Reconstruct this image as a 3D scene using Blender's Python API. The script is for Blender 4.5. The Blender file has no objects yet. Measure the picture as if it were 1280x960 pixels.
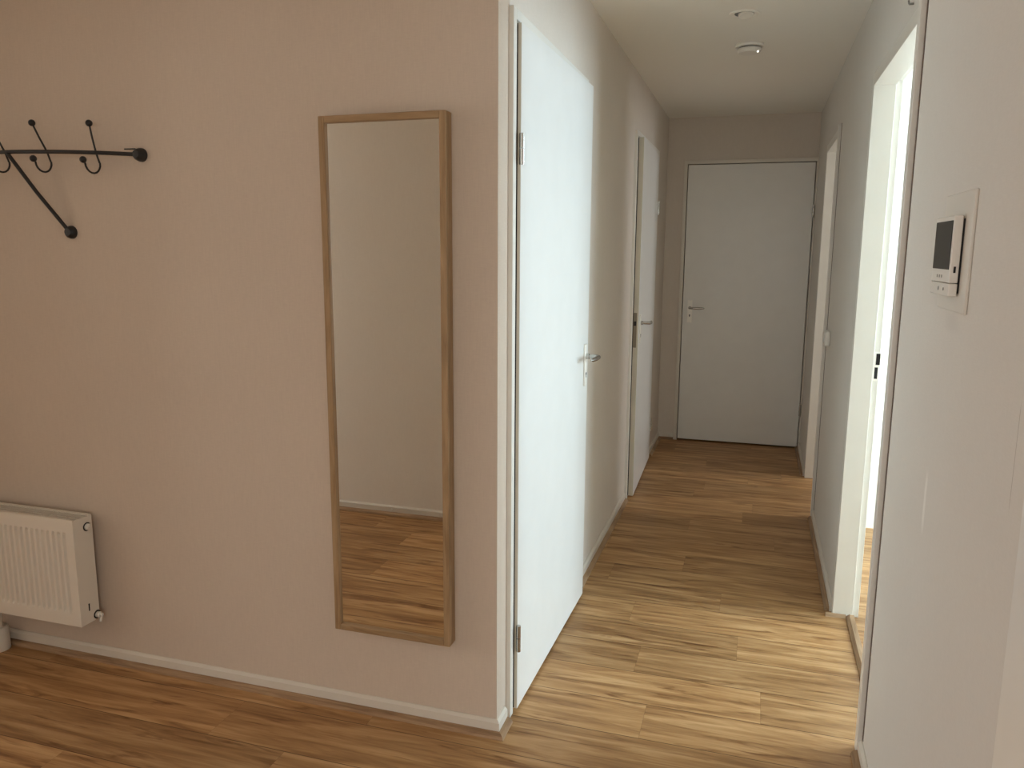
import bpy, bmesh, math, random
from mathutils import Vector, Matrix, Euler
random.seed(7)
PI = math.pi
C = bpy.context.scene.collection

# ------------------------------------------------------------------ dimensions (metres)
XL, XR = -0.697, 0.376          # corridor side walls
Y0 = 2.123                      # wall with the mirror
YE = 6.246                      # end wall
YB = 0.27                       # wall opposite the mirror
ZC = 2.465                      # ceiling
HX = -5.2                       # far left end of the hall
TK = 0.10                       # wall thickness
LY = -3.6                       # living room far wall
RX = 3.3                        # side room far wall

# ------------------------------------------------------------------ materials
def mat(name, base, rough=0.6, metal=0.0, spec=0.5):
    m = bpy.data.materials.new(name); m.use_nodes = True
    b = m.node_tree.nodes['Principled BSDF']
    b.inputs['Base Color'].default_value = (*base, 1)
    b.inputs['Roughness'].default_value = rough
    b.inputs['Metallic'].default_value = metal
    b.inputs['Specular IOR Level'].default_value = spec
    return m
def nd(m, t, **kw):
    n = m.node_tree.nodes.new(t)
    for k, v in kw.items(): setattr(n, k, v)
    return n
def lk(m, a, b): m.node_tree.links.new(a, b)
def bsdf(m): return m.node_tree.nodes['Principled BSDF']
def ramp(m, stops):
    r = nd(m, 'ShaderNodeValToRGB'); e = r.color_ramp.elements
    while len(e) < len(stops): e.new(0.5)
    for i, (p, c) in enumerate(stops): e[i].position = p; e[i].color = (*c, 1)
    return r

def wallpaper(name, c1, c2):
    m = mat(name, c1, 0.85, spec=0.25)
    tc = nd(m, 'ShaderNodeTexCoord')
    mp = nd(m, 'ShaderNodeMapping'); mp.inputs['Scale'].default_value = (420, 420, 26); lk(m, tc.outputs['Object'], mp.inputs[0])
    n1 = nd(m, 'ShaderNodeTexNoise'); n1.inputs['Scale'].default_value = 1.0; n1.inputs['Detail'].default_value = 2; lk(m, mp.outputs[0], n1.inputs[0])
    mp2 = nd(m, 'ShaderNodeMapping'); mp2.inputs['Scale'].default_value = (40, 40, 400); lk(m, tc.outputs['Object'], mp2.inputs[0])
    n2 = nd(m, 'ShaderNodeTexNoise'); n2.inputs['Scale'].default_value = 1.0; n2.inputs['Detail'].default_value = 2; lk(m, mp2.outputs[0], n2.inputs[0])
    add = nd(m, 'ShaderNodeMath', operation='ADD'); lk(m, n1.outputs[0], add.inputs[0]); lk(m, n2.outputs[0], add.inputs[1])
    n3 = nd(m, 'ShaderNodeTexNoise'); n3.inputs['Scale'].default_value = 2.5; n3.inputs['Detail'].default_value = 4; lk(m, tc.outputs['Object'], n3.inputs[0])
    mul = nd(m, 'ShaderNodeMath', operation='MULTIPLY_ADD'); lk(m, n3.outputs[0], mul.inputs[0]); mul.inputs[1].default_value = 0.7; lk(m, add.outputs[0], mul.inputs[2])
    r = ramp(m, [(0.0, c2), (1.0, c1)])
    mr = nd(m, 'ShaderNodeMapRange'); mr.inputs['From Min'].default_value = 0.95; mr.inputs['From Max'].default_value = 1.75
    lk(m, mul.outputs[0], mr.inputs[0]); lk(m, mr.outputs[0], r.inputs[0]); lk(m, r.outputs[0], bsdf(m).inputs['Base Color'])
    bp = nd(m, 'ShaderNodeBump'); bp.inputs['Strength'].default_value = 0.12; bp.inputs['Distance'].default_value = 0.002
    lk(m, add.outputs[0], bp.inputs['Height']); lk(m, bp.outputs[0], bsdf(m).inputs['Normal'])
    return m

def oak(name, dark, mid, light, scale, rough, axis='uv', groove=False):
    """oak with long grain along the first axis of the uv map 'grain'"""
    m = mat(name, mid, rough, spec=0.25)
    uv = nd(m, 'ShaderNodeUVMap'); uv.uv_map = 'grain'
    mp = nd(m, 'ShaderNodeMapping'); mp.inputs['Scale'].default_value = (1.5*scale, 16*scale, 1); lk(m, uv.outputs[0], mp.inputs[0])
    n1 = nd(m, 'ShaderNodeTexNoise'); n1.inputs['Scale'].default_value = 1.6; n1.inputs['Detail'].default_value = 7; n1.inputs['Roughness'].default_value = 0.55; n1.inputs['Distortion'].default_value = 0.7
    lk(m, mp.outputs[0], n1.inputs[0])
    mp2 = nd(m, 'ShaderNodeMapping'); mp2.inputs['Scale'].default_value = (5*scale, 160*scale, 1); lk(m, uv.outputs[0], mp2.inputs[0])
    n2 = nd(m, 'ShaderNodeTexNoise'); n2.inputs['Scale'].default_value = 1.0; n2.inputs['Detail'].default_value = 3; lk(m, mp2.outputs[0], n2.inputs[0])
    mix = nd(m, 'ShaderNodeMath', operation='MULTIPLY_ADD'); lk(m, n2.outputs[0], mix.inputs[0]); mix.inputs[1].default_value = 0.22; lk(m, n1.outputs[0], mix.inputs[2])
    sub = nd(m, 'ShaderNodeMath', operation='SUBTRACT'); lk(m, mix.outputs[0], sub.inputs[0]); sub.inputs[1].default_value = 0.11
    r = ramp(m, [(0.30, dark), (0.50, mid), (0.68, light)]); lk(m, sub.outputs[0], r.inputs[0])
    col = r.outputs[0]
    if groove:
        # knots and dark streaks
        mp3 = nd(m, 'ShaderNodeMapping'); mp3.inputs['Scale'].default_value = (3.4, 26, 1); lk(m, uv.outputs[0], mp3.inputs[0])
        n3 = nd(m, 'ShaderNodeTexNoise'); n3.inputs['Scale'].default_value = 1.0; n3.inputs['Detail'].default_value = 4; n3.inputs['Distortion'].default_value = 1.2; lk(m, mp3.outputs[0], n3.inputs[0])
        k = nd(m, 'ShaderNodeMapRange'); k.inputs['From Min'].default_value = 0.57; k.inputs['From Max'].default_value = 0.74; k.inputs['To Max'].default_value = 0.85
        lk(m, n3.outputs[0], k.inputs[0])
        mx = nd(m, 'ShaderNodeMixRGB'); mx.blend_type = 'MULTIPLY'; mx.inputs[2].default_value = (0.36, 0.24, 0.15, 1)
        lk(m, k.outputs[0], mx.inputs[0]); lk(m, col, mx.inputs[1]); col = mx.outputs[0]
        # plank to plank tone
        at = nd(m, 'ShaderNodeAttribute', attribute_name='tone')
        ad = nd(m, 'ShaderNodeMapRange'); ad.inputs['To Min'].default_value = 0.84; ad.inputs['To Max'].default_value = 1.12; lk(m, at.outputs['Fac'], ad.inputs[0])
        hs = nd(m, 'ShaderNodeHueSaturation'); lk(m, ad.outputs[0], hs.inputs['Value']); lk(m, col, hs.inputs['Color']); col = hs.outputs[0]
        # seams
        u2 = nd(m, 'ShaderNodeUVMap'); u2.uv_map = 'edge'
        sx = nd(m, 'ShaderNodeSeparateXYZ'); lk(m, u2.outputs[0], sx.inputs[0])
        mn = nd(m, 'ShaderNodeMath', operation='MINIMUM'); lk(m, sx.outputs[0], mn.inputs[0]); lk(m, sx.outputs[1], mn.inputs[1])
        sm = nd(m, 'ShaderNodeMapRange'); sm.interpolation_type = 'SMOOTHSTEP'; sm.inputs['From Max'].default_value = 0.0024; lk(m, mn.outputs[0], sm.inputs[0])
        m2 = nd(m, 'ShaderNodeMixRGB'); m2.blend_type = 'MIX'; m2.inputs[1].default_value = (0.10, 0.05, 0.022, 1)
        lk(m, sm.outputs[0], m2.inputs[0]); lk(m, col, m2.inputs[2]); col = m2.outputs[0]
    lk(m, col, bsdf(m).inputs['Base Color'])
    bp = nd(m, 'ShaderNodeBump'); bp.inputs['Strength'].default_value = 0.10; bp.inputs['Distance'].default_value = 0.001
    lk(m, n2.outputs[0], bp.inputs['Height']); lk(m, bp.outputs[0], bsdf(m).inputs['Normal'])
    return m

def plaster(name, c, bump=0.1):
    m = mat(name, c, 0.9, spec=0.2)
    tc = nd(m, 'ShaderNodeTexCoord'); n = nd(m, 'ShaderNodeTexNoise'); n.inputs['Scale'].default_value = 140; n.inputs['Detail'].default_value = 3
    lk(m, tc.outputs['Object'], n.inputs[0])
    bp = nd(m, 'ShaderNodeBump'); bp.inputs['Strength'].default_value = bump; bp.inputs['Distance'].default_value = 0.002
    lk(m, n.outputs[0], bp.inputs['Height']); lk(m, bp.outputs[0], bsdf(m).inputs['Normal'])
    return m
def paint(name, c, rough=0.35):
    m = mat(name, c, rough, spec=0.5)
    tc = nd(m, 'ShaderNodeTexCoord'); n = nd(m, 'ShaderNodeTexNoise'); n.inputs['Scale'].default_value = 9; n.inputs['Detail'].default_value = 5
    lk(m, tc.outputs['Object'], n.inputs[0])
    r = ramp(m, [(0.3, tuple(v*0.97 for v in c)), (0.7, c)]); lk(m, n.outputs[0], r.inputs[0]); lk(m, r.outputs[0], bsdf(m).inputs['Base Color'])
    bp = nd(m, 'ShaderNodeBump'); bp.inputs['Strength'].default_value = 0.04; bp.inputs['Distance'].default_value = 0.002
    lk(m, n.outputs[0], bp.inputs['Height']); lk(m, bp.outputs[0], bsdf(m).inputs['Normal'])
    return m

M = {}
M['wall'] = wallpaper('beige_wallpaper', (0.615, 0.525, 0.435), (0.56, 0.475, 0.395))
M['wall_corridor'] = wallpaper('corridor_wallpaper', (0.70, 0.64, 0.575), (0.64, 0.585, 0.52))
M['wall_back'] = wallpaper('pale_wallpaper', (0.80, 0.745, 0.67), (0.75, 0.695, 0.62))
M['wall_right'] = wallpaper('grey_beige_wallpaper', (0.72, 0.695, 0.65), (0.675, 0.65, 0.605))
# worn marks of the right wall: a pale smear and a paper seam; also a faint darker patch under the intercom
def wall_mark(m, yc, zc, hy, hz, soft, colour, amount, wob=0.0):
    tc = nd(m, 'ShaderNodeTexCoord'); sx = nd(m, 'ShaderNodeSeparateXYZ'); lk(m, tc.outputs['Object'], sx.inputs[0])
    ns = nd(m, 'ShaderNodeTexNoise'); ns.inputs['Scale'].default_value = 14; lk(m, tc.outputs['Object'], ns.inputs[0])
    def ax(out, c, h):
        a = nd(m, 'ShaderNodeMath', operation='MULTIPLY_ADD'); lk(m, ns.outputs[0], a.inputs[0]); a.inputs[1].default_value = wob; lk(m, out, a.inputs[2])
        b = nd(m, 'ShaderNodeMath', operation='SUBTRACT'); lk(m, a.outputs[0], b.inputs[0]); b.inputs[1].default_value = c + wob*0.5
        d = nd(m, 'ShaderNodeMath', operation='ABSOLUTE'); lk(m, b.outputs[0], d.inputs[0])
        r = nd(m, 'ShaderNodeMapRange'); r.interpolation_type = 'SMOOTHSTEP'; r.inputs['From Min'].default_value = h*(1-soft); r.inputs['From Max'].default_value = h
        r.inputs['To Min'].default_value = 1; r.inputs['To Max'].default_value = 0; lk(m, d.outputs[0], r.inputs[0]); return r.outputs[0]
    p = nd(m, 'ShaderNodeMath', operation='MULTIPLY'); lk(m, ax(sx.outputs[1], yc, hy), p.inputs[0]); lk(m, ax(sx.outputs[2], zc, hz), p.inputs[1])
    q = nd(m, 'ShaderNodeMath', operation='MULTIPLY'); lk(m, p.outputs[0], q.inputs[0]); q.inputs[1].default_value = amount
    base = bsdf(m).inputs['Base Color'].links[0].from_socket
    mx = nd(m, 'ShaderNodeMixRGB'); lk(m, q.outputs[0], mx.inputs[0]); lk(m, base, mx.inputs[1]); mx.inputs[2].default_value = (*colour, 1); lk(m, mx.outputs[0], bsdf(m).inputs['Base Color'])
wall_mark(M['wall_right'], 1.845, 0.95, 0.014, 0.085, 0.6, (0.86, 0.84, 0.80), 0.8, 0.01)
wall_mark(M['wall_right'], 1.290, 1.19, 0.0012, 0.09, 0.3, (0.35, 0.31, 0.27), 0.7)
wall_mark(M['wall_right'], 1.76, 1.35, 0.09, 0.03, 0.9, (0.55, 0.53, 0.50), 0.35, 0.02)
M['ceil'] = plaster('ceiling_plaster', (0.87, 0.855, 0.80), 0.25)
M['room'] = plaster('side_room_plaster', (0.86, 0.86, 0.82))
M['white'] = paint('white_paint', (0.77, 0.755, 0.70), 0.35)
M['door'] = paint('door_lacquer', (0.79, 0.79, 0.765), 0.28)
M['edge'] = paint('door_edge_cream', (0.66, 0.61, 0.50), 0.4)
M['base'] = paint('skirting_paint', (0.66, 0.62, 0.55), 0.45)
M['floor'] = oak('oak_laminate', (0.24, 0.118, 0.046), (0.395, 0.22, 0.092), (0.53, 0.325, 0.155), 1.0, 0.45, groove=True)
M['strip'] = oak('oak_strip', (0.20, 0.12, 0.065), (0.33, 0.21, 0.12), (0.44, 0.30, 0.18), 1.6, 0.45)
M['frame'] = oak('oak_frame', (0.25, 0.16, 0.085), (0.34, 0.225, 0.122), (0.41, 0.28, 0.16), 2.0, 0.45)
M['chrome'] = mat('satin_chrome', (0.50, 0.49, 0.46), 0.25, 1.0)
M['alu'] = mat('anodised_aluminium', (0.88, 0.86, 0.80), 0.38, 0.25)
M['iron'] = mat('black_iron', (0.012, 0.012, 0.013), 0.42)
M['black'] = mat('black_gap', (0.008, 0.008, 0.008), 0.7)
M['glass'] = mat('mirror_silver', (0.90, 0.90, 0.87), 0.004, 1.0)
M['plastic'] = mat('white_plastic', (0.78, 0.76, 0.71), 0.35)
M['plate'] = mat('ivory_plate', (0.70, 0.67, 0.61), 0.45)
M['screen'] = mat('dark_screen', (0.016, 0.017, 0.016), 0.25, spec=0.2)
M['lock'] = mat('dull_lock_metal', (0.26, 0.22, 0.16), 0.45, 0.6)
M['gap'] = mat('casing_shadow', (0.14, 0.10, 0.075), 0.9)  # dark tone for the shadow line beside the casings
M['frame_beige'] = paint('beige_frame_paint', (0.71, 0.67, 0.60), 0.4)
M['gap_shade'] = mat('gap_shade_black', (0.015, 0.012, 0.010), 0.8)  # black standing in for the shade inside the door gaps
M['rad'] = mat('radiator_enamel', (0.74, 0.70, 0.62), 0.35)
M['grey'] = mat('grey_mark', (0.22, 0.22, 0.21), 0.5)
M['led'] = mat('led', (1, 1, 1), 0.3)
bsdf(M['led']).inputs['Emission Color'].default_value = (1, 1, 0.95, 1); bsdf(M['led']).inputs['Emission Strength'].default_value = 2.0

# ------------------------------------------------------------------ mesh helpers
def obj(name, bm, m, parent=None, smooth=False, bevel=0, loc=None):
    me = bpy.data.meshes.new(name)
    bm.normal_update(); bm.to_mesh(me); bm.free()
    me.materials.append(M[m] if isinstance(m, str) else m)
    if smooth:
        for p in me.polygons: p.use_smooth = True
    o = bpy.data.objects.new(name, me); C.objects.link(o)
    if loc is not None: o.location = loc
    if parent is not None: o.parent = parent
    if bevel:
        b = o.modifiers.new('bevel', 'BEVEL'); b.width = bevel; b.segments = 3; b.limit_method = 'ANGLE'; b.angle_limit = math.radians(40)
    if smooth or bevel:
        try:
            me.set_sharp_from_angle(angle=math.radians(35))
        except Exception: pass
    return o
def bx(bm, x0, x1, y0, y1, z0, z1):
    v = [bm.verts.new(p) for p in ((x0,y0,z0),(x1,y0,z0),(x1,y1,z0),(x0,y1,z0),(x0,y0,z1),(x1,y0,z1),(x1,y1,z1),(x0,y1,z1))]
    for f in ((3,2,1,0),(4,5,6,7),(0,1,5,4),(1,2,6,5),(2,3,7,6),(3,0,4,7)): bm.faces.new([v[i] for i in f])
    return bm
def box(*a): return bx(bmesh.new(), *a)
def cyl(bm, p0, p1, r0, r1=None, n=24):
    r1 = r0 if r1 is None else r1
    p0, p1 = Vector(p0), Vector(p1); d = (p1-p0); q = d.to_track_quat('Z', 'Y').to_matrix()
    a, b = [], []
    for i in range(n):
        t = 2*PI*i/n; c = Vector((math.cos(t), math.sin(t), 0))
        a.append(bm.verts.new(p0 + q@(c*r0))); b.append(bm.verts.new(p1 + q@(c*r1)))
    for i in range(n):
        j = (i+1) % n; bm.faces.new((a[i], a[j], b[j], b[i]))
    bm.faces.new(a[::-1]); bm.faces.new(b)
    return bm
def tube(bm, pts, r, n=14):
    pts = [Vector(p) for p in pts]; rings = []
    rr = r if isinstance(r, (list, tuple)) else [r]*len(pts)
    up = Vector((0.31, 0.17, 0.93)).normalized()
    for i, p in enumerate(pts):
        d = (pts[min(i+1, len(pts)-1)] - pts[max(i-1, 0)]).normalized()
        s = d.cross(up).normalized(); u = s.cross(d).normalized()
        rings.append([bm.verts.new(p + (s*math.cos(2*PI*k/n) + u*math.sin(2*PI*k/n))*rr[i]) for k in range(n)])
    for a, b in zip(rings, rings[1:]):
        for k in range(n):
            j = (k+1) % n; bm.faces.new((a[k], a[j], b[j], b[k]))
    bm.faces.new(rings[0][::-1]); bm.faces.new(rings[-1])
    return bm
def ball(bm, p, r, seg=20):
    bmesh.ops.create_uvsphere(bm, u_segments=seg, v_segments=seg//2, radius=r, matrix=Matrix.Translation(Vector(p))); return bm
def lathe(bm, prof, centre, axis='z', n=40):
    rings = []
    for r, h in prof:
        ring = []
        for k in range(n):
            t = 2*PI*k/n; a, b = max(r, 1e-5)*math.cos(t), max(r, 1e-5)*math.sin(t)
            p = {'z': (a, b, h), 'y': (a, h, b), 'x': (h, a, b)}[axis]
            ring.append(bm.verts.new(Vector(p)+Vector(centre)))
        rings.append(ring)
    for a, b in zip(rings, rings[1:]):
        for k in range(n):
            j = (k+1) % n; bm.faces.new((a[k], a[j], b[j], b[k]))
    bm.faces.new(rings[0][::-1]); bm.faces.new(rings[-1])
    bmesh.ops.recalc_face_normals(bm, faces=bm.faces)
    return bm
def prism(bm, poly, lo, hi, axis):
    """extrude a 2-D outline; axis = extrusion axis, poly gives the two others in xyz order"""
    def P(a, b, h): return {'x': (h, a, b), 'y': (a, h, b), 'z': (a, b, h)}[axis]
    a = [bm.verts.new(P(p[0], p[1], lo)) for p in poly]; b = [bm.verts.new(P(p[0], p[1], hi)) for p in poly]
    n = len(poly)
    for i in range(n):
        j = (i+1) % n; bm.faces.new((a[i], a[j], b[j], b[i]))
    bm.faces.new(a[::-1]); bm.faces.new(b)
    bmesh.ops.recalc_face_normals(bm, faces=bm.faces)
    return bm
def grain(o, along='x', k=1.0):
    """uv map 'grain' in metres with u along the given axis, by face normal"""
    me = o.data; uv = me.uv_layers.new(name='grain')
    ax = 'xyz'.index(along); others = [i for i in range(3) if i != ax]
    for p in me.polygons:
        c = p.center; off = 3.1*others[0]
        for li in p.loop_indices:
            co = me.vertices[me.loops[li].vertex_index].co
            nrm = p.normal
            o2 = min(others, key=lambda i: abs(nrm[i]))
            uv.data[li].uv = (co[ax]*k, (co[others[0]]+co[others[1]])*k + off)
def tag(o, label=None, cat=None, group=None, kind=None):
    if label: o['label'] = label
    if cat: o['category'] = cat
    if group: o['group'] = group
    if kind: o['kind'] = kind
    return o
def struct(name, bm, m, label, cat, parent=None, bevel=0, smooth=False):
    o = obj(name, bm, m, parent, smooth, bevel)
    return tag(o, label, cat, kind='structure')
def empty(name, loc, label, cat, group=None, rz=0, kind=None):
    o = bpy.data.objects.new(name, None); C.objects.link(o); o.location = loc; o.rotation_euler = (0, 0, rz); o.empty_display_size = 0.05
    return tag(o, label, cat, group, kind)

# ------------------------------------------------------------------ floor: laminate planks, long side across the corridor
PW = 0.193; PL = 1.29
fx0, fx1, fy0, fy1 = HX-0.1, RX+0.1, LY-0.1, YE+1.1
bm = bmesh.new(); l1 = bm.loops.layers.uv.new('grain'); l2 = bm.loops.layers.uv.new('edge'); tone = bm.faces.layers.float.new('tone')
known = {2.235: -0.273, 2.428: 0.088, 2.621: -0.346, 2.814: 0.004, 3.007: -0.423, 3.2: -0.075, 3.393: -0.58, 3.586: -0.262, 4.937: -0.25}
n0 = int(math.floor((fy0-2.042)/PW))
row = n0
while 2.042 + row*PW < fy1:
    ya = 2.042+row*PW; yb = ya+PW
    j = None
    for k, v in known.items():
        if abs(ya-k) < 0.06: j = v
    if j is None: j = random.uniform(0, PL)
    xa = j - math.ceil((j-fx0)/PL)*PL
    while xa < fx1:
        A, B = max(xa, fx0), min(xa+PL, fx1); y1, y2 = max(ya, fy0), min(yb, fy1)
        if B > A and y2 > y1:
            xm, ym = (A+B)/2, (y1+y2)/2
            ox, oy = random.uniform(0, 50), random.uniform(0, 50); tv = random.random()
            # four quads so the seam distance reads as a tent
            cs = [(A, y1), (B, y1), (B, y2), (A, y2)]
            vs = {}
            def V(x, y):
                if (x, y) not in vs: vs[(x, y)] = bm.verts.new((x, y, 0))
                return vs[(x, y)]
            for (xs, xe) in ((A, xm), (xm, B)):
                for (ys, ye_) in ((y1, ym), (ym, y2)):
                    f = bm.faces.new([V(xs, ys), V(xe, ys), V(xe, ye_), V(xs, ye_)]); f[tone] = tv
                    for lp in f.loops:
                        x, y = lp.vert.co.x, lp.vert.co.y
                        lp[l1].uv = (x+ox, y+oy); lp[l2].uv = (min(x-A, B-x)*1.0+0.0012, min(y-y1, y2-y))
        xa += PL
    row += 1
fl = struct('floor', bm, 'floor', 'oak laminate floor with planks laid across the corridor', 'floor')
bm = box(fx0, fx1, fy0, fy1, -0.12, -0.001)
sb = obj('subfloor', bm, 'ceil', fl)

# ------------------------------------------------------------------ ceiling with a round cut for the downlight is kept whole; the downlight sits on a shallow ring
struct('ceiling', box(fx0, fx1, fy0, fy1, ZC, ZC+0.12), 'ceil', 'off-white plastered ceiling over hall and corridor', 'ceiling')

# ------------------------------------------------------------------ walls
# wall carrying the mirror and its return at the corridor corner
GA, GB = -4.9, -4.0
bm = bmesh.new(); bx(bm, HX, GA, Y0, Y0+TK, 0, ZC); bx(bm, GB, XL, Y0, Y0+TK, 0, ZC); bx(bm, GA, GB, Y0, Y0+TK, 0, 0.4); bx(bm, GA, GB, Y0, Y0+TK, 2.1, ZC)
struct('wall_front', bm, 'wall', 'beige wallpapered wall carrying the mirror, coat rack and radiator', 'wall')
D1a, D1b = 2.225, 3.215         # opening of door 1 (rough)
D2a, D2b = 4.60, 5.60           # opening of door 2
HT = 2.125
bm = bmesh.new()
bx(bm, XL-TK, XL, Y0+TK+0.0005, D1a, 0, ZC) if D1a > Y0+TK+0.001 else None
bx(bm, XL-TK, XL, D1b, D2a, 0, ZC); bx(bm, XL-TK, XL, D2b, YE, 0, ZC)
bx(bm, XL-TK, XL, D1a, D1b, HT, ZC); bx(bm, XL-TK, XL, D2a, D2b, HT, ZC)
struct('wall_left', bm, 'wall_corridor', 'beige corridor wall on the left with two white doors', 'wall')
ED0, ED1 = -0.538, 0.359
bm = bmesh.new()
bx(bm, XL-TK, ED0-0.02, YE, YE+TK, 0, ZC); bx(bm, ED1+0.012, RX, YE, YE+TK, 0, ZC); bx(bm, ED0-0.02, ED1+0.012, YE, YE+TK, HT, ZC)
struct('wall_end', bm, 'wall_corridor', 'beige end wall of the corridor around the closed door', 'wall')
R4a, R4b = 2.392, 3.315         # opening of the bright side room
R3a, R3b = 4.60, 5.42           # opening further down
RT = 2.092
bm = bmesh.new()
TW = 0.098
for a, b in ((YB-TK, R4a-0.035), (R4b+0.03, R3a-0.035), (R3b+0.03, YE)): bx(bm, XR, XR+TW, a, b, 0, ZC)
for a, b in ((R4a, R4b), (R3a, R3b)): bx(bm, XR, XR+TW, a-0.035, b+0.03, RT+0.035, ZC)
struct('wall_right', bm, 'wall_right', 'grey-beige corridor wall on the right with two open doorways', 'wall')
BX = -1.25
# wall opposite the mirror, with the doorway the picture is taken from
bm = bmesh.new()
bx(bm, HX, BX, YB-TK, YB, 0, ZC); bx(bm, BX, XR, YB-TK, YB, 2.16, ZC)
struct('wall_back', bm, 'wall_back', 'beige wall opposite the mirror, seen in its glass', 'wall')
# left end of the hall with a glazed light beside the entrance
WLa, WLb, WLc, WLd = 0.35, 0.85, 0.6, 1.9
bm = bmesh.new()
bx(bm, HX-TK, HX, YB-TK, WLa, 0, ZC); bx(bm, HX-TK, HX, WLb, Y0+TK, 0, ZC); bx(bm, HX-TK, HX, WLa, WLb, 0, WLc); bx(bm, HX-TK, HX, WLa, WLb, WLd, ZC)
struct('wall_hall', bm, 'wall', 'beige far end wall of the hall with a glazed panel', 'wall')
struct('wall_light_block', box(-3.40, -3.30, 1.40, Y0-0.001, 0, ZC), 'wall', 'unseen partition added to block the hall window light', 'wall')  # added out of view to keep hall window light off the left wall
# living room behind the doorway
bm = bmesh.new()
LXa, LXb = -3.6, 2.7; VA, VB = -2.9, -1.3
bx(bm, LXa-TK, LXa, LY, YB-TK, 0, ZC); bx(bm, LXb, LXb+TK, LY, VA, 0, ZC); bx(bm, LXb, LXb+TK, VB, YB-TK, 0, ZC); bx(bm, LXb, LXb+TK, VA, VB, 0, 0.7); bx(bm, LXb, LXb+TK, VA, VB, 2.25, ZC); bx(bm, XR+TK, LXb, YB-TK, YB, 0, ZC)
W0, W1, WZ0, WZ1 = 0.0, 2.5, 0.5, 2.3; V0, V1 = -3.4, -1.6
bx(bm, LXa-TK, V0, LY-TK, LY, 0, ZC); bx(bm, V1, W0, LY-TK, LY, 0, ZC); bx(bm, V0, V1, LY-TK, LY, 0, WZ0); bx(bm, V0, V1, LY-TK, LY, WZ1, ZC); bx(bm, W1, LXb+TK, LY-TK, LY, 0, ZC); bx(bm, W0, W1, LY-TK, LY, 0, WZ0); bx(bm, W0, W1, LY-TK, LY, WZ1, ZC)
struct('wall_living', bm, 'room', 'white living room walls with a wide window', 'wall')
# side rooms
P4 = 4.50
bm = bmesh.new()
bx(bm, XR+TK, RX, P4, P4+0.07, 0, ZC); bx(bm, XR+TK, RX, 0.9, 1.0, 0, ZC)
wA, wB, wz0, wz1 = 2.5, 4.3, 0.75, 2.25
for a, b in ((1.0, wA), (wB, 4.75), (5.75, YE+TK)): bx(bm, RX, RX+TK, a, b, 0, ZC)
bx(bm, RX, RX+TK, wA, wB, 0, wz0); bx(bm, RX, RX+TK, wA, wB, wz1, ZC)
bx(bm, RX, RX+TK, 4.75, 5.75, 0, 0.9); bx(bm, RX, RX+TK, 4.75, 5.75, 2.2, ZC)
struct('wall_room', bm, 'room', 'white walls of the bright side rooms behind the right doorways', 'wall')
def window(n, axis, pos, a, b, z0, z1, label):
    bm = bmesh.new(); t = 0.05
    def s(u0, u1, v0, v1):
        if axis == 'x': bx(bm, pos, pos+0.06, u0, u1, v0, v1)
        else: bx(bm, u0, u1, pos, pos+0.06, v0, v1)
    s(a, b, z0, z0+t); s(a, b, z1-t, z1); s(a, a+t, z0+t, z1-t); s(b-t, b, z0+t, z1-t)
    if b-a > 1.5: s((a+b)/2-0.03, (a+b)/2+0.03, z0+t, z1-t)
    struct('window_%d' % n, bm, 'white', label, 'window')
window(1, 'x', RX+0.02, wA, wB, wz0, wz1, 'white framed window of the bright side room')
window(2, 'x', RX+0.02, 4.75, 5.75, 0.9, 2.2, 'small white framed window of the far side room')
window(3, 'y', LY-0.08, W0, W1, WZ0, WZ1, 'wide white framed living room window')
window(7, 'y', LY-0.08, V0, V1, WZ0, WZ1, 'unseen second living room window added to brighten the right wall')  # added opening for the fill lamp on the right wall
window(4, 'x', HX-0.08, WLa, WLb, WLc, WLd, 'narrow glazed panel at the end of the hall')

window(6, 'y', Y0+0.02, GA, GB, 0.4, 2.1, 'unseen glazed panel added in the hall to light the back wall')  # added opening for the fill lamp on the back wall
window(5, 'x', LXb+0.02, VA, VB, 0.7, 2.25, 'unseen living room side window added to light the mirror wall')  # added opening for the fill lamp on the mirror wall
# rooms behind the closed doors
bm = bmesh.new()
bx(bm, -2.3, -2.2, Y0+TK+0.001, YE+1.1, 0, ZC); bx(bm, -2.3, RX, YE+1.0, YE+1.1, 0, ZC); bx(bm, -2.2, XL-TK, 3.85, 3.95, 0, ZC); bx(bm, RX, RX+TK, YE+TK, YE+1.1, 0, ZC)
struct('wall_cupboard', bm, 'room', 'walls of the unlit rooms behind the closed doors', 'wall')
# ------------------------------------------------------------------ skirting boards with wooden quarter-round strips
BH, BT, QR = 0.052, 0.012, 0.018
def skirting(name, label, runs):
    """runs: (axis, fixed, sign, a, b); board stands on the 'sign' side of the fixed plane"""
    bb = bmesh.new(); qb = bmesh.new()
    for axis, c, s, a, b, ea, eb in runs:
        prof = [(0, 0), (BT, 0), (BT, BH-0.008), (BT*0.35, BH), (0, BH)]
        arc = [(BT, 0)] + [(BT + QR*math.cos(t), QR*math.sin(t)) for t in [i*PI/2/8 for i in range(9)]]
        for bmx, pf in ((bb, prof), (qb, arc)):
            def P(u, v, h): return (h, c+s*u, v) if axis == 'x' else (c+s*u, h, v)
            A = [bmx.verts.new(P(u, v, a-ea*u)) for u, v in pf]; B = [bmx.verts.new(P(u, v, b+eb*u)) for u, v in pf]
            k = len(pf)
            fs = [bmx.faces.new((A[i], A[(i+1) % k], B[(i+1) % k], B[i])) for i in range(k)] + [bmx.faces.new(A[::-1]), bmx.faces.new(B)]
            bmesh.ops.recalc_face_normals(bmx, faces=fs)
    o = struct(name, bb, 'base', label, 'skirting')
    q = obj('quarter_round', qb, 'strip', o)
    grain(q, runs[0][0], 1.0); q['label'] = 'brown wooden quarter-round strip'
    return o
skirting('baseboard_front', 'low white skirting board under the mirror', [('x', Y0, -1, -3.30, XL, 0, 1)])
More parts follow.
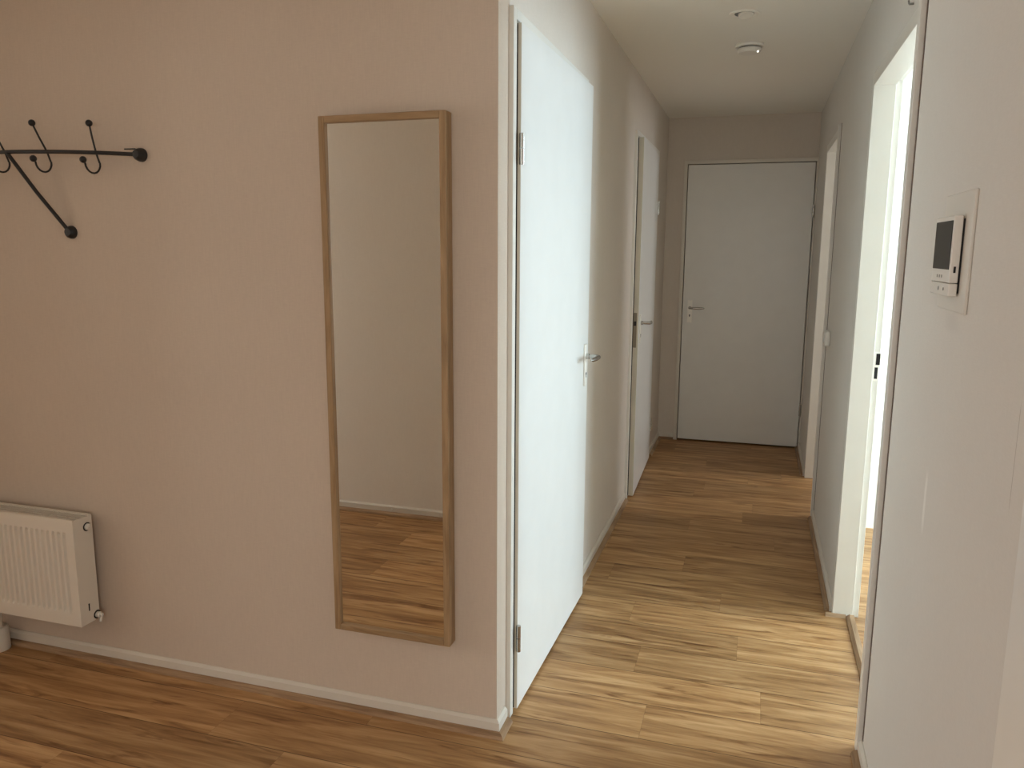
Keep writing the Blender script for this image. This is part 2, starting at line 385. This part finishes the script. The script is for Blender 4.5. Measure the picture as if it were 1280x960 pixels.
skirting('baseboard_left', 'white skirting board on the left corridor wall', [('y', XL, 1, Y0, 2.196, 1, 0), ('y', XL, 1, 3.262, 4.553, 0, 0), ('y', XL, 1, 5.65, YE, 0, 0)])
skirting('baseboard_right', 'white skirting board on the right corridor wall', [('y', XR, -1, YB, 2.350, 0, 0), ('y', XR, -1, 3.352, 4.558, 0, 0), ('y', XR, -1, 5.457, YE, 0, 0)])
skirting('baseboard_end', 'short white skirting boards beside the end door', [('x', YE, -1, XL+BT, ED0-0.035, 0, 0)])
bbk = skirting('baseboard_back', 'white skirting board opposite the mirror, seen in its glass', [('x', YB, 1, HX, BX-0.001, 0, 0)])
cap = obj('screw_cap', ball(bmesh.new(), (-1.905, YB+BT, 0.034), 0.006), 'white', bbk)
# wooden edge strip across the threshold of the bright room
bm = bmesh.new()
prism(bm, [(0.425, 0.0), (0.455, 0.0), (0.455, 0.016), (0.437, 0.016), (0.425, 0.006)], R4a, R4b-0.006, 'y')
th = struct('trim_1', bm, 'strip', 'brown wooden threshold strip in the bright doorway', 'threshold'); grain(th, 'y')
bm = bmesh.new(); prism(bm, [(R4b-0.004, 0), (R4b-0.018, 0), (R4b-0.012, 0.010), (R4b-0.004, 0.014)], XR-0.03, 0.424, 'x')
t2 = struct('trim_2', bm, 'strip', 'short wooden strip at the foot of the cream door jamb', 'threshold'); grain(t2, 'x')

# ------------------------------------------------------------------ door frames
PR = 0.015
def left_frame(n, a, b, label):
    # casing on wall XL; a..b clear opening
    w = 0.030; g = 0.002
    bm = bmesh.new()
    bx(bm, XL-TK+0.02, XL+PR, a-w, a, 0, HT+0.028); bx(bm, XL-TK+0.02, XL+PR, b, b+w, 0, HT+0.028); bx(bm, XL-TK+0.02, XL+PR, a, b, HT-0.001, HT+0.028)
    bx(bm, XL-TK+0.02, XL-0.045, a, a+0.015, 0, HT); bx(bm, XL-TK+0.02, XL-0.045, b-0.015, b, 0, HT); bx(bm, XL-TK+0.02, XL-0.045, a+0.015, b-0.015, HT-0.017, HT-0.002)
    fr = struct('trim_%d' % n, bm, 'white', label, 'door frame', bevel=0.0015)
    gb = bmesh.new(); bx(gb, XL-0.044, XL+0.006, a+0.0005, a+0.007, 0.01, HT-0.002)
    gk = obj('frame_gap_shade', gb, 'gap_shade', fr); gk['label'] = 'black strip for the shade in the frame gap'  # black strip in place of the deep shade in the frame gap
    return fr
left_frame(3, 2.246, 3.205, 'white frame around the near left door')
left_frame(4, 4.612, 5.585, 'white frame around the far left door')
bm = bmesh.new(); fy = YE-0.012
bx(bm, ED0-0.032, ED0-0.006, fy, YE+0.06, 0, HT+0.028); bx(bm, ED1+0.006, min(ED1+0.030, XR+0.005), fy, YE+0.06, 0, HT+0.028); bx(bm, ED0-0.006, ED1+0.006, fy, YE+0.06, HT, HT+0.028)
struct('trim_5', bm, 'frame_beige', 'slim frame around the closed end door', 'door frame', bevel=0.0015)
def right_frame(n, a, b, label, m='white'):
    bm = bmesh.new(); w = 0.040; x0 = XR-PR; x1 = XR-0.003; xs = XR+0.074; xe = XR+0.0981
    bx(bm, x0, xs, a-w, a, 0, RT+0.048)                      # near jamb, standing proud of the wall
    bx(bm, x1, xs, b, b+w, 0, RT+0.048)                      # far jamb, almost flush
    bx(bm, x1, xs, a, b, RT, RT+0.044)
    # rebate towards the room
    bx(bm, xs, xe, a-w, a-0.015, 0, RT+0.048); bx(bm, xs, xe, b+0.015, b+w, 0, RT+0.048); bx(bm, xs, xe, a-0.015, b+0.015, RT+0.015, RT+0.044)
    o = struct('trim_%d' % n, bm, m, label, 'door frame', bevel=0.0015)
    obj('casing_shadow_line', box(XR-0.0012, XR+0.001, a-w-0.014, a-w, 0.055, RT+0.048), 'gap', o)['label'] = 'dark strip for the shadowed gap beside the door casing'  # strip painted dark to draw the contact shadow beside the casing
    return o
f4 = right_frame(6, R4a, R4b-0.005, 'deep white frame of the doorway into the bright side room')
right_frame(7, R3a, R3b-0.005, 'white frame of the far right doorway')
# strike plate on the jamb
YS = R4b-0.005+0.015
bm = bmesh.new()
bx(bm, 0.4525, 0.476, YS-0.002, YS, 1.046, 1.102); bx(bm, 0.4525, 0.470, YS-0.002, YS, 0.988, 1.045)
sp = obj('strike_plate', bm, 'alu', f4); sp['label'] = 'metal strike plate with two dark slots'
bm = bmesh.new(); bx(bm, 0.4595, 0.474, YS-0.003, YS-0.0018, 1.052, 1.096); bx(bm, 0.457, 0.4685, YS-0.003, YS-0.0018, 0.997, 1.042)
obj('latch_slot', bm, 'black', sp)
# frame of the doorway the camera stands in
bm = bmesh.new()
bx(bm, BX+0.001, BX+0.04, YB-TK-0.01, YB+0.012, 0, 2.159); bx(bm, BX+0.04, XR-0.001, YB-TK-0.01, YB+0.012, 2.12, 2.159)
struct('trim_8', bm, 'white', 'white frame of the near doorway', 'door frame')

# ------------------------------------------------------------------ doors
def lever(parent, p, out, along, m='chrome', length=0.115, z=0.0):
    """p on the leaf surface, out = unit normal, along = unit direction of the lever"""
    p, out, along = Vector(p), Vector(out), Vector(along)
    bm = bmesh.new()
    cyl(bm, p, p+out*0.012, 0.012, n=20)
    pts = [p+out*0.006, p+out*0.030, p+out*0.046+along*0.004, p+out*0.053+along*0.016, p+out*0.054+along*0.04, p+out*0.052+along*0.075, p+out*0.049+along*(length-0.012), p+out*0.046+along*length]
    tube(bm, pts, [0.0085, 0.0085, 0.009, 0.0092, 0.0092, 0.009, 0.0075, 0.004])
    return obj('handle', bm, m, parent, smooth=True)
def notched_plate(half_w, z0, z1):
    n = 0.006
    return [(-half_w, z0), (-n, z0), (0, z0+n*1.3), (n, z0), (half_w, z0), (half_w, z1), (n, z1), (0, z1-n*1.3), (-n, z1), (-half_w, z1)]
def hinge(parent, x, y, z):
    bm = bmesh.new()
    cyl(bm, (x, y, z-0.046), (x, y, z-0.001), 0.0075, n=16); cyl(bm, (x, y, z+0.001), (x, y, z+0.042), 0.0075, n=16)
    return obj('hinge', bm, 'chrome', parent, smooth=True)

def leaf_door(name, hinge_pt, ang, width, sgn, label, dk):
    """leaf hung at hinge_pt; local +y runs along the leaf when sgn=1, -y when -1; local +x faces the corridor"""
    T = 0.040
    d = empty(name, (hinge_pt[0], hinge_pt[1], 0), label, 'door', rz=ang, kind='structure')
    ya, yb = (0, width) if sgn > 0 else (-width, 0)
    bm = box(-T, 0, ya, yb, 0.012, 2.118)
    obj('door_leaf', bm, 'door', d, bevel=0.0015)
    yl = sgn*(width-0.060)
    bm = bmesh.new(); prism(bm, [(yl+u, v) for u, v in [(-0.017, 0.940), (0.017, 0.940), (0.017, 1.112), (-0.017, 1.112)]], 0.0002, 0.008, 'x')
    pl = obj('handle_plate', bm, 'alu', d, bevel=0.003)
    bm = cyl(bmesh.new(), (0.008, yl, 0.990), (0.0088, yl, 0.990), 0.0065, n=16); bx(bm, 0.008, 0.0088, yl-0.0025, yl+0.0025, 0.975, 0.99)
    obj('keyhole', bm, 'black', pl)
    lever(d, (0.008, yl, 1.062), (1, 0, 0), (0, -sgn, 0))
    for z in (0.262, 1.775): hinge(d, 0.004, -sgn*0.004, z)
    # lock forend on the free edge
    ye = sgn*width
    bm = bmesh.new(); bx(bm, -0.030, -0.010, min(ye, ye+sgn*0.0015), max(ye, ye+sgn*0.0015), 0.92, 1.125)
    le = obj('lock_plate', bm, 'lock', d)
    bm = bmesh.new(); bx(bm, -0.026, -0.013, min(ye+sgn*0.001, ye+sgn*0.008), max(ye+sgn*0.001, ye+sgn*0.008), 1.050, 1.075)
    obj('latch', bm, 'black', le)
    yn = 0 if sgn > 0 else ye                                   # the edge that faces the camera
    bx0 = bmesh.new(); bx(bx0, -T+0.0005, dk, yn-0.0010, yn, 0.014, 2.116); obj('leaf_gap_shade', bx0, 'gap_shade', d)['label'] = 'black strip for the shade along the leaf edge'  # black strip drawn for the shade between leaf and frame
    eb = bmesh.new(); bx(eb, -T+0.001, -0.0012, min(ye, ye+sgn*0.0008), max(ye, ye+sgn*0.0008), 0.014, 2.116)
    yh = 0; bx(eb, -T+0.001, -0.0012, min(yh, yh-sgn*0.0008), max(yh, yh-sgn*0.0008), 0.014, 2.116)
    obj('edge_band', eb, 'edge', d)
    return d
a1 = math.atan2(-(-0.652+0.671), 0.922)    # leaf leans into the corridor
leaf_door('door_1', (-0.671, 2.2565), a1, 0.925, 1, 'tall white flush door, slightly ajar, nearest on the left', -0.0105)
a2 = math.atan2((-0.651+0.676), 0.935)
leaf_door('door_2', (-0.676, 5.566), a2, 0.935, -1, 'white flush door, slightly ajar, further along the left wall', -0.029)
# end door (closed)
d3 = empty('door_3', (0, YE, 0), 'closed white door at the end of the corridor', 'door', kind='structure')
obj('door_leaf', box(ED0, ED1, -0.016, 0.024, 0.014, HT-0.006), 'door', d3, bevel=0.0015)
px = -0.484
bm = bmesh.new(); prism(bm, [(px+u, v) for u, v in notched_plate(0.0175, 0.938, 1.110)], -0.024, -0.0162, 'y')
pl = obj('handle_plate', bm, 'alu', d3)
bm = cyl(bmesh.new(), (px, -0.0252, 0.995), (px, -0.0238, 0.995), 0.0055, n=16); bx(bm, px-0.0025, px+0.0025, -0.0252, -0.0238, 0.982, 0.995)
obj('keyhole', bm, 'black', pl)
lever(d3, (px, -0.024, 1.052), (0, -1, 0), (1, 0, 0), 'chrome', 0.112)
for z in (0.30, 1.775): hinge(d3, ED1+0.004, -0.019, z)
# door leaf folded open against the right wall beside the camera
d4 = empty('door_4', (0.338, YB-0.055, 0), 'white door leaf standing open against the right wall at the frame edge', 'door', kind='structure')
obj('door_leaf', box(-0.003, 0.025, 0.0, 0.885, 0.012, 2.115), 'door', d4, bevel=0.002)

# ------------------------------------------------------------------ mirror
mx0, mx1, mz0, mz1, my = -1.2245, -0.832, 0.292, 1.860, Y0-0.047
mi = empty('wall_mirror', ((mx0+mx1)/2, Y0, mz0), 'tall narrow mirror in a light oak frame hung on the beige wall', 'mirror')
ox, oy, oz = mi.location
def shift(bm): bmesh.ops.translate(bm, verts=bm.verts, vec=(-ox, -oy, -oz)); return bm
fw = 0.020
for (a, b, c, d, al) in ((mx0, mx0+fw, mz0, mz1, 'z'), (mx1-fw, mx1, mz0, mz1, 'z'), (mx0+fw, mx1-fw, mz0, mz0+fw, 'x'), (mx0+fw, mx1-fw, mz1-fw, mz1, 'x')):
    o = obj('frame_rail', shift(box(a, b, my, Y0-0.001, c, d)), 'frame', mi, bevel=0.0025); grain(o, al)
obj('mirror_glass', shift(box(mx0+fw, mx1-fw, my+0.010, my+0.014, mz0+fw, mz1-fw)), 'glass', mi)
obj('backing_board', shift(box(mx0+fw, mx1-fw, my+0.0142, my+0.020, mz0+fw, mz1-fw)), 'edge', mi)

# ------------------------------------------------------------------ coat rack
cx = -2.42
rk = empty('coat_rack', (cx, Y0, 1.78), 'black wrought iron coat rack with ball-tipped hooks on the beige wall', 'coat rack')
def rod_y(x):  # bowed rod, furthest from the wall in the middle
    t = (x-cx)/0.53; return -0.022 - 0.062*(1-t*t)
def rod_z(x):
    t = (x-cx)/0.53; return 0.010 - 0.014*t*t
bm = bmesh.new(); tube(bm, [(0.53*t/16, rod_y(cx+0.53*t/16), rod_z(cx+0.53*t/16)) for t in range(-16, 17)], 0.0062)
obj('rail', bm, 'iron', rk, smooth=True)
for s in (1, -1):
    bm = bmesh.new(); tube(bm, [(s*0.078, rod_y(cx+0.078), 0.006), (s*0.15, -0.052, -0.115), (s*0.226, -0.012, -0.238)], 0.0062)
    obj('brace', bm, 'iron', rk, smooth=True)
    bm = bmesh.new(); lathe(bm, [(0.0, -0.022), (0.012, -0.021), (0.019, -0.014), (0.0215, -0.006), (0.0215, 0.0)], (s*0.230, 0, -0.244), 'y', 28)
    obj('wall_rosette', bm, 'iron', rk, smooth=True)
    bm = bmesh.new(); lathe(bm, [(0.0, -0.030), (0.012, -0.029), (0.018, -0.020), (0.0215, -0.008), (0.0215, 0.0)], (s*0.535, 0, -0.004), 'y', 28)
    cyl(bm, (s*0.535-0.045, -0.024, 0.013), (s*0.535-0.006, -0.020, 0.013), 0.002, n=8)
    obj('wall_rosette', bm, 'iron', rk, smooth=True)
for hx in (0.395, 0.223, 0.060, -0.060, -0.223, -0.395):
    y = rod_y(cx+hx); z = rod_z(cx+hx)
    h = [(0, -0.012, 0.088), (0, -0.004, 0.045), (0, 0.007, 0.0), (0, 0.018, -0.030)]
    cyc, czc, r = -0.010, -0.034, 0.030
    for k in range(0, 11):
        t = math.radians(8 - k*18.5); h.append((0, cyc + r*math.cos(t), czc + r*math.sin(t)))
    h.append((0, -0.047, -0.026))
    bm = bmesh.new(); P = [(hx+a-(0.35*max(c, 0) if abs(hx) < 0.3 else 0), y+0.001+b, z+c) for a, b, c in h]
    tube(bm, P, 0.0030, 10)
    ho = obj('hook', bm, 'iron', rk, smooth=True)
    for q in (P[0], P[-1]): obj('ball_tip', ball(bmesh.new(), q, 0.0105), 'iron', ho, smooth=True)

# ------------------------------------------------------------------ radiator
rx0, rx1, rz0, rz1, ryf, ryb = -3.22, -2.186, 0.178, 0.567, Y0-0.110, Y0-0.028
ra = empty('radiator', ((rx0+rx1)/2, Y0, rz0), 'white ribbed panel radiator on the wall at the left edge', 'radiator')
ox, oy, oz = ra.location
# front sheet with vertical pressed ribs
bm = bmesh.new(); pitch = 0.0237; ribz0, ribz1 = rz0+0.045, rz1-0.045
xs = [rx0, rx0+0.026]; n = int((rx1-rx0-0.065)/pitch); xa = rx1-0.030-n*pitch
cols = [(rx0, 0)]
for i in range(n):
    b0 = xa+i*pitch
    for u, dd in ((0.0, 0), (0.20, -0.15), (0.35, 0.55), (0.5, 1.0), (0.65, 0.55), (0.80, -0.15)): cols.append((b0+u*pitch, max(dd, 0)))
cols += [(xa+n*pitch, 0), (rx1, 0)]
rows = [(rz0, 0), (ribz0, 0), (ribz0+0.012, 1), (ribz1-0.012, 1), (ribz1, 0), (rz1, 0)]
grid = [[bm.verts.new((x, ryf + 0.0105*d*k, z)) for x, d in cols] for z, k in rows]
for a, b in zip(grid, grid[1:]):
    for i in range(len(cols)-1): bm.faces.new((a[i], a[i+1], b[i+1], b[i]))
o = obj('front_panel', shift(bm), 'rad', ra)
s = o.modifiers.new('solid', 'SOLIDIFY'); s.thickness = 0.0015; s.offset = -1
obj('back_panel', shift(box(rx0+0.004, rx1-0.004, ryb-0.006, ryb, rz0+0.004, rz1-0.006)), 'rad', ra)
bm = bmesh.new()
prism(bm, [(ryf+0.0012, rz0), (ryb-0.02, rz0), (ryb, rz0+0.016), (ryb, rz1-0.004), (ryf+0.0012, rz1-0.001)], rx1-0.003, rx1, 'x')
ec = obj('side_cover', shift(bm), 'rad', ra, bevel=0.001)
obj('side_cover', shift(box(rx0, rx0+0.003, ryf+0.0016, ryb, rz0, rz1-0.001)), 'rad', ra)
# grille on top: rim and slats
bm = bmesh.new(); bx(bm, rx0+0.003, rx1-0.003, ryf+0.003, ryf+0.014, rz1-0.006, rz1-0.001); bx(bm, rx0+0.003, rx1-0.003, ryb-0.012, ryb, rz1-0.006, rz1-0.001)
bx(bm, rx0+0.003, rx1-0.003, (ryf+ryb)/2-0.003, (ryf+ryb)/2+0.003, rz1-0.010, rz1-0.004)
x = rx0+0.02
while x < rx1-0.01: bx(bm, x, x+0.004, ryf+0.014, ryb-0.012, rz1-0.012, rz1-0.004); x += 0.012
obj('top_grille', shift(bm), 'rad', ra)
bm = bmesh.new(); bx(bm, rx0+0.01, rx1-0.01, ryf+0.03, ryb-0.02, rz0+0.03, rz1-0.03); obj('convector_fins', shift(bm), 'grey', ra)
# plugs, slot
ym = ryb-0.024
bm = lathe(bmesh.new(), [(0.0155, 0.0), (0.0155, 0.0012), (0.012, 0.0014)], (rx1, ym, rz1-0.040), 'x', 24); rg = obj('plug_hole', shift(bm), 'black', ra)
bm = lathe(bmesh.new(), [(0.0115, 0.0), (0.0115, 0.006), (0.009, 0.008), (0.004, 0.009), (0.0035, 0.014), (0.0, 0.015)], (rx1+0.001, ym, rz1-0.040), 'x', 24)
pg = obj('vent_plug', shift(bm), 'white', ra, smooth=True)
obj('bracket_slot', shift(box(rx1, rx1+0.0008, ryf+0.036, ryf+0.041, rz0+0.045, rz0+0.072)), 'black', ra)
bm = lathe(bmesh.new(), [(0.0155, 0.0), (0.0155, 0.0012), (0.012, 0.0014)], (rx1, ryb-0.012, rz0+0.018), 'x', 24); obj('plug_hole', shift(bm), 'black', ra)
bm = lathe(bmesh.new(), [(0.0105, 0.0), (0.0105, 0.012), (0.007, 0.014), (0.007, 0.022), (0.004, 0.024), (0.0, 0.024)], (rx1+0.001, ryb-0.012, rz0+0.018), 'x', 24)
cyl(bm, (rx1+0.018, ryb-0.012, rz0+0.014), (rx1+0.018, ryb-0.018, rz0-0.004), 0.0045, n=12)
obj('drain_valve', shift(bm), 'white', ra, smooth=True)
# feed pipe rising from a collar on the floor
pp = empty('radiator_pipe', (-2.640, Y0-0.062, 0), 'white heating pipe rising from a floor collar under the radiator', 'pipe')
bm = cyl(bmesh.new(), (0, 0, 0.0), (0, 0, 0.165), 0.0185); obj('pipe_sleeve', bm, 'rad', pp, smooth=True)
bm = lathe(bmesh.new(), [(0.036, 0.0), (0.037, 0.004), (0.036, 0.082), (0.032, 0.090), (0.0186, 0.091)], (0, 0, 0)); obj('floor_collar', bm, 'rad', pp, smooth=True)
bm = cyl(bmesh.new(), (0, 0, 0.160), (0, 0, 0.177), 0.014); obj('valve_nut', bm, 'black', pp, smooth=True)

# ------------------------------------------------------------------ intercom on its wall plate
wp = obj('wall_plate', box(XR-0.006, XR, 1.648, 1.885, 1.372, 1.602), 'plate', bevel=0.002)
tag(wp, 'large ivory mounting plate behind the intercom on the right wall', 'wall plate')
ic = empty('intercom', (XR-0.006, 1.775, 1.403), 'white video intercom with a dark screen mounted on the right wall plate', 'intercom')
ox, oy, oz = ic.location
ia, ib, iz0, izm, iz1, xf = 1.698, 1.860, 1.403, 1.428, 1.556, XR-0.0255
obj('intercom_body', shift(box(xf, XR-0.010, ia, ib, izm+0.0006, iz1)), 'plastic', ic, bevel=0.002)
obj('lower_cover', shift(box(xf, XR-0.010, ia, ib, iz0, izm-0.0006)), 'plastic', ic, bevel=0.002)
obj('mounting_bracket', shift(box(XR-0.010, XR-0.0062, ia+0.004, ib-0.004, iz0+0.006, iz1-0.006)), 'black', ic)  # spacer coloured black for the shadowed gap behind the body
obj('screen', shift(box(xf-0.0012, xf-0.0001, ia+0.007, ib-0.010, izm+0.026, iz1-0.009)), 'screen', ic, bevel=0.0005)
obj('side_port', shift(box(ib*0+xf+0.006, xf+0.010, ia-0.0008, ia-0.0001, izm+0.020, izm+0.032)), 'black', ic)
for y in (ia+0.065, ia+0.085, ia+0.105):
    bm = lathe(bmesh.new(), [(0.0032, 0.0), (0.0032, -0.0006), (0.0, -0.0006)], (xf-0.0001, y, izm+0.012), 'x', 14); obj('touch_button', shift(bm), 'grey', ic)
for y, r in ((ia+0.085, 0.0042), (ia+0.040, 0.003)):
    bm = lathe(bmesh.new(), [(r, 0.0), (r, -0.0007), (0.0, -0.0007)], (xf-0.0001, y, iz0+0.013), 'x', 14); obj('lower_button', shift(bm), 'grey', ic)

# ------------------------------------------------------------------ light switch, screw, ceiling fittings
ls = empty('light_switch', (XR, 4.35, 1.045), 'white light switch on the right wall beside the far doorway', 'light switch')
bm = box(-0.030, 0, -0.040, 0.040, -0.040, 0.040); obj('switch_box', bm, 'plastic', ls, bevel=0.012)
bm = box(-0.035, -0.030, -0.025, 0.025, -0.028, 0.028); obj('rocker', bm, 'plastic', ls, bevel=0.003)
bm = bmesh.new(); cyl(bm, (XR, 2.572, 2.170), (XR-0.012, 2.572, 2.170), 0.003, n=10); cyl(bm, (XR-0.012, 2.572, 2.170), (XR-0.014, 2.572, 2.180), 0.0025, n=10)
tag(obj('wall_screw', bm, 'grey'), 'small dark screw in the wall above the bright doorway', 'screw')

dl = empty('recessed_downlight', (-0.112, 3.635, ZC), 'round white recessed ceiling spotlight, nearer of the two ceiling fittings', 'ceiling light')
bm = lathe(bmesh.new(), [(0.062, 0.0), (0.060, -0.004), (0.050, -0.006), (0.044, -0.003), (0.042, -0.0008), (0.0, -0.0008)], (0, 0, 0)); obj('trim_ring', bm, 'ceil', dl, smooth=True)
bm = lathe(bmesh.new(), [(0.040, -0.001), (0.038, -0.003), (0.0, -0.003)], (0, 0, 0)); obj('lamp_recess', bm, 'grey', dl, smooth=True)
bm = bmesh.new(); lathe(bm, [(0.030, 0.004), (0.031, -0.006), (0.026, -0.009), (0.0, -0.007)], (0, 0, 0)); bmesh.ops.rotate(bm, verts=bm.verts, cent=(0, 0, 0), matrix=Euler((math.radians(-14), math.radians(-10), 0)).to_matrix()); bmesh.ops.translate(bm, verts=bm.verts, vec=(0.006, -0.006, -0.003))
obj('lamp', bm, 'plastic', dl, smooth=True)
sd = empty('smoke_detector', (-0.096, 4.165, ZC), 'round white smoke detector with a tiny light, further along the ceiling', 'smoke detector')
bm = lathe(bmesh.new(), [(0.066, 0.0), (0.067, -0.008), (0.063, -0.014), (0.050, -0.015)], (0, 0, 0)); obj('detector_base', bm, 'plastic', sd, smooth=True)
bm = lathe(bmesh.new(), [(0.048, -0.014), (0.048, -0.020), (0.040, -0.021)], (0, 0, 0)); obj('air_gap', bm, 'grey', sd, smooth=True)
bm = lathe(bmesh.new(), [(0.050, -0.0195), (0.056, -0.021), (0.055, -0.032), (0.048, -0.040), (0.0, -0.042)], (0, 0, 0)); obj('detector_cap', bm, 'plastic', sd, smooth=True)
obj('indicator_light', ball(bmesh.new(), (0.040, -0.028, -0.0405), 0.0042), 'led', sd, smooth=True)

# ------------------------------------------------------------------ light: daylight through the windows, some of them added for fill
def area(name, loc, rot, sx, sy, power, col, spread=180):
    l = bpy.data.lights.new(name, 'AREA'); l.shape = 'RECTANGLE'; l.size = sx; l.size_y = sy; l.energy = power; l.color = col; l.spread = math.radians(spread)
    o = bpy.data.objects.new(name, l); o.location = loc; o.rotation_euler = rot; C.objects.link(o); return o
area('daylight_side_room', (RX+0.16, (wA+wB)/2, (wz0+wz1)/2), (0, PI/2, 0), wz1-wz0, wB-wA, 190, (0.69, 0.88, 1.0))
area('daylight_far_room', (RX+0.16, 5.25, 1.55), (0, PI/2, 0), 1.3, 1.0, 42, (0.94, 0.97, 1.0))
area('daylight_living_room', ((W0+W1)/2, LY-0.2, (WZ0+WZ1)/2), (PI/2, 0, 0), W1-W0, WZ1-WZ0, 56, (1.0, 0.93, 0.84))
area('fill_living_left', ((V0+V1)/2, LY-0.2, (WZ0+WZ1)/2), (PI/2, 0, 0), V1-V0, WZ1-WZ0, 46, (0.97, 0.97, 1.0))  # fill added behind an unseen window to brighten the right wall
area('fill_living_side', (LXb+0.2, (VA+VB)/2, 1.475), (0, PI/2, 0), 1.55, VB-VA, 20, (1.0, 0.93, 0.87))  # fill added from the side to reach the left of the mirror wall
area('daylight_hall', (HX-0.16, (WLa+WLb)/2, (WLc+WLd)/2), (0, -PI/2, 0), WLd-WLc, WLb-WLa, 42, (1.0, 0.95, 0.90))
area('fill_back_wall', ((GA+GB)/2, Y0+TK+0.15, 1.25), (-PI/2, 0, 0), GB-GA, 1.7, 21, (1.0, 0.94, 0.87))  # fill added to brighten the wall reflected in the mirror
w = bpy.data.worlds.new('sky'); bpy.context.scene.world = w; w.use_nodes = True
w.node_tree.nodes['Background'].inputs[0].default_value = (0.75, 0.87, 1.0, 1); w.node_tree.nodes['Background'].inputs[1].default_value = 1.0

# ------------------------------------------------------------------ camera
f, yaw, pit, rol, hh = 984.84, 0.298565, 0.169201, 0.005584, 1.48777
cy, sy_, cp, sp_ = math.cos(yaw), math.sin(yaw), math.cos(pit), math.sin(pit)
F = Vector((-sy_*cp, cy*cp, -sp_)); R = Vector((cy, sy_, 0)); U = R.cross(F)
R2 = R*math.cos(rol)+U*math.sin(rol); U2 = -R*math.sin(rol)+U*math.cos(rol)
cam = bpy.data.cameras.new('camera'); co = bpy.data.objects.new('camera', cam); C.objects.link(co)
cam.sensor_width = 36; cam.lens = f/1280*36; cam.clip_start = 0.02
co.matrix_world = Matrix(((R2.x, U2.x, -F.x, 0), (R2.y, U2.y, -F.y, 0), (R2.z, U2.z, -F.z, hh), (0, 0, 0, 1)))
sc = bpy.context.scene; sc.camera = co
sc.view_settings.view_transform = 'Standard'; sc.view_settings.look = 'None'; sc.view_settings.gamma = 1; sc.view_settings.use_curve_mapping = False
sc.view_settings.exposure = 0.0
sc.cycles.use_denoising = True; sc.cycles.max_bounces = 12; sc.cycles.diffuse_bounces = 8
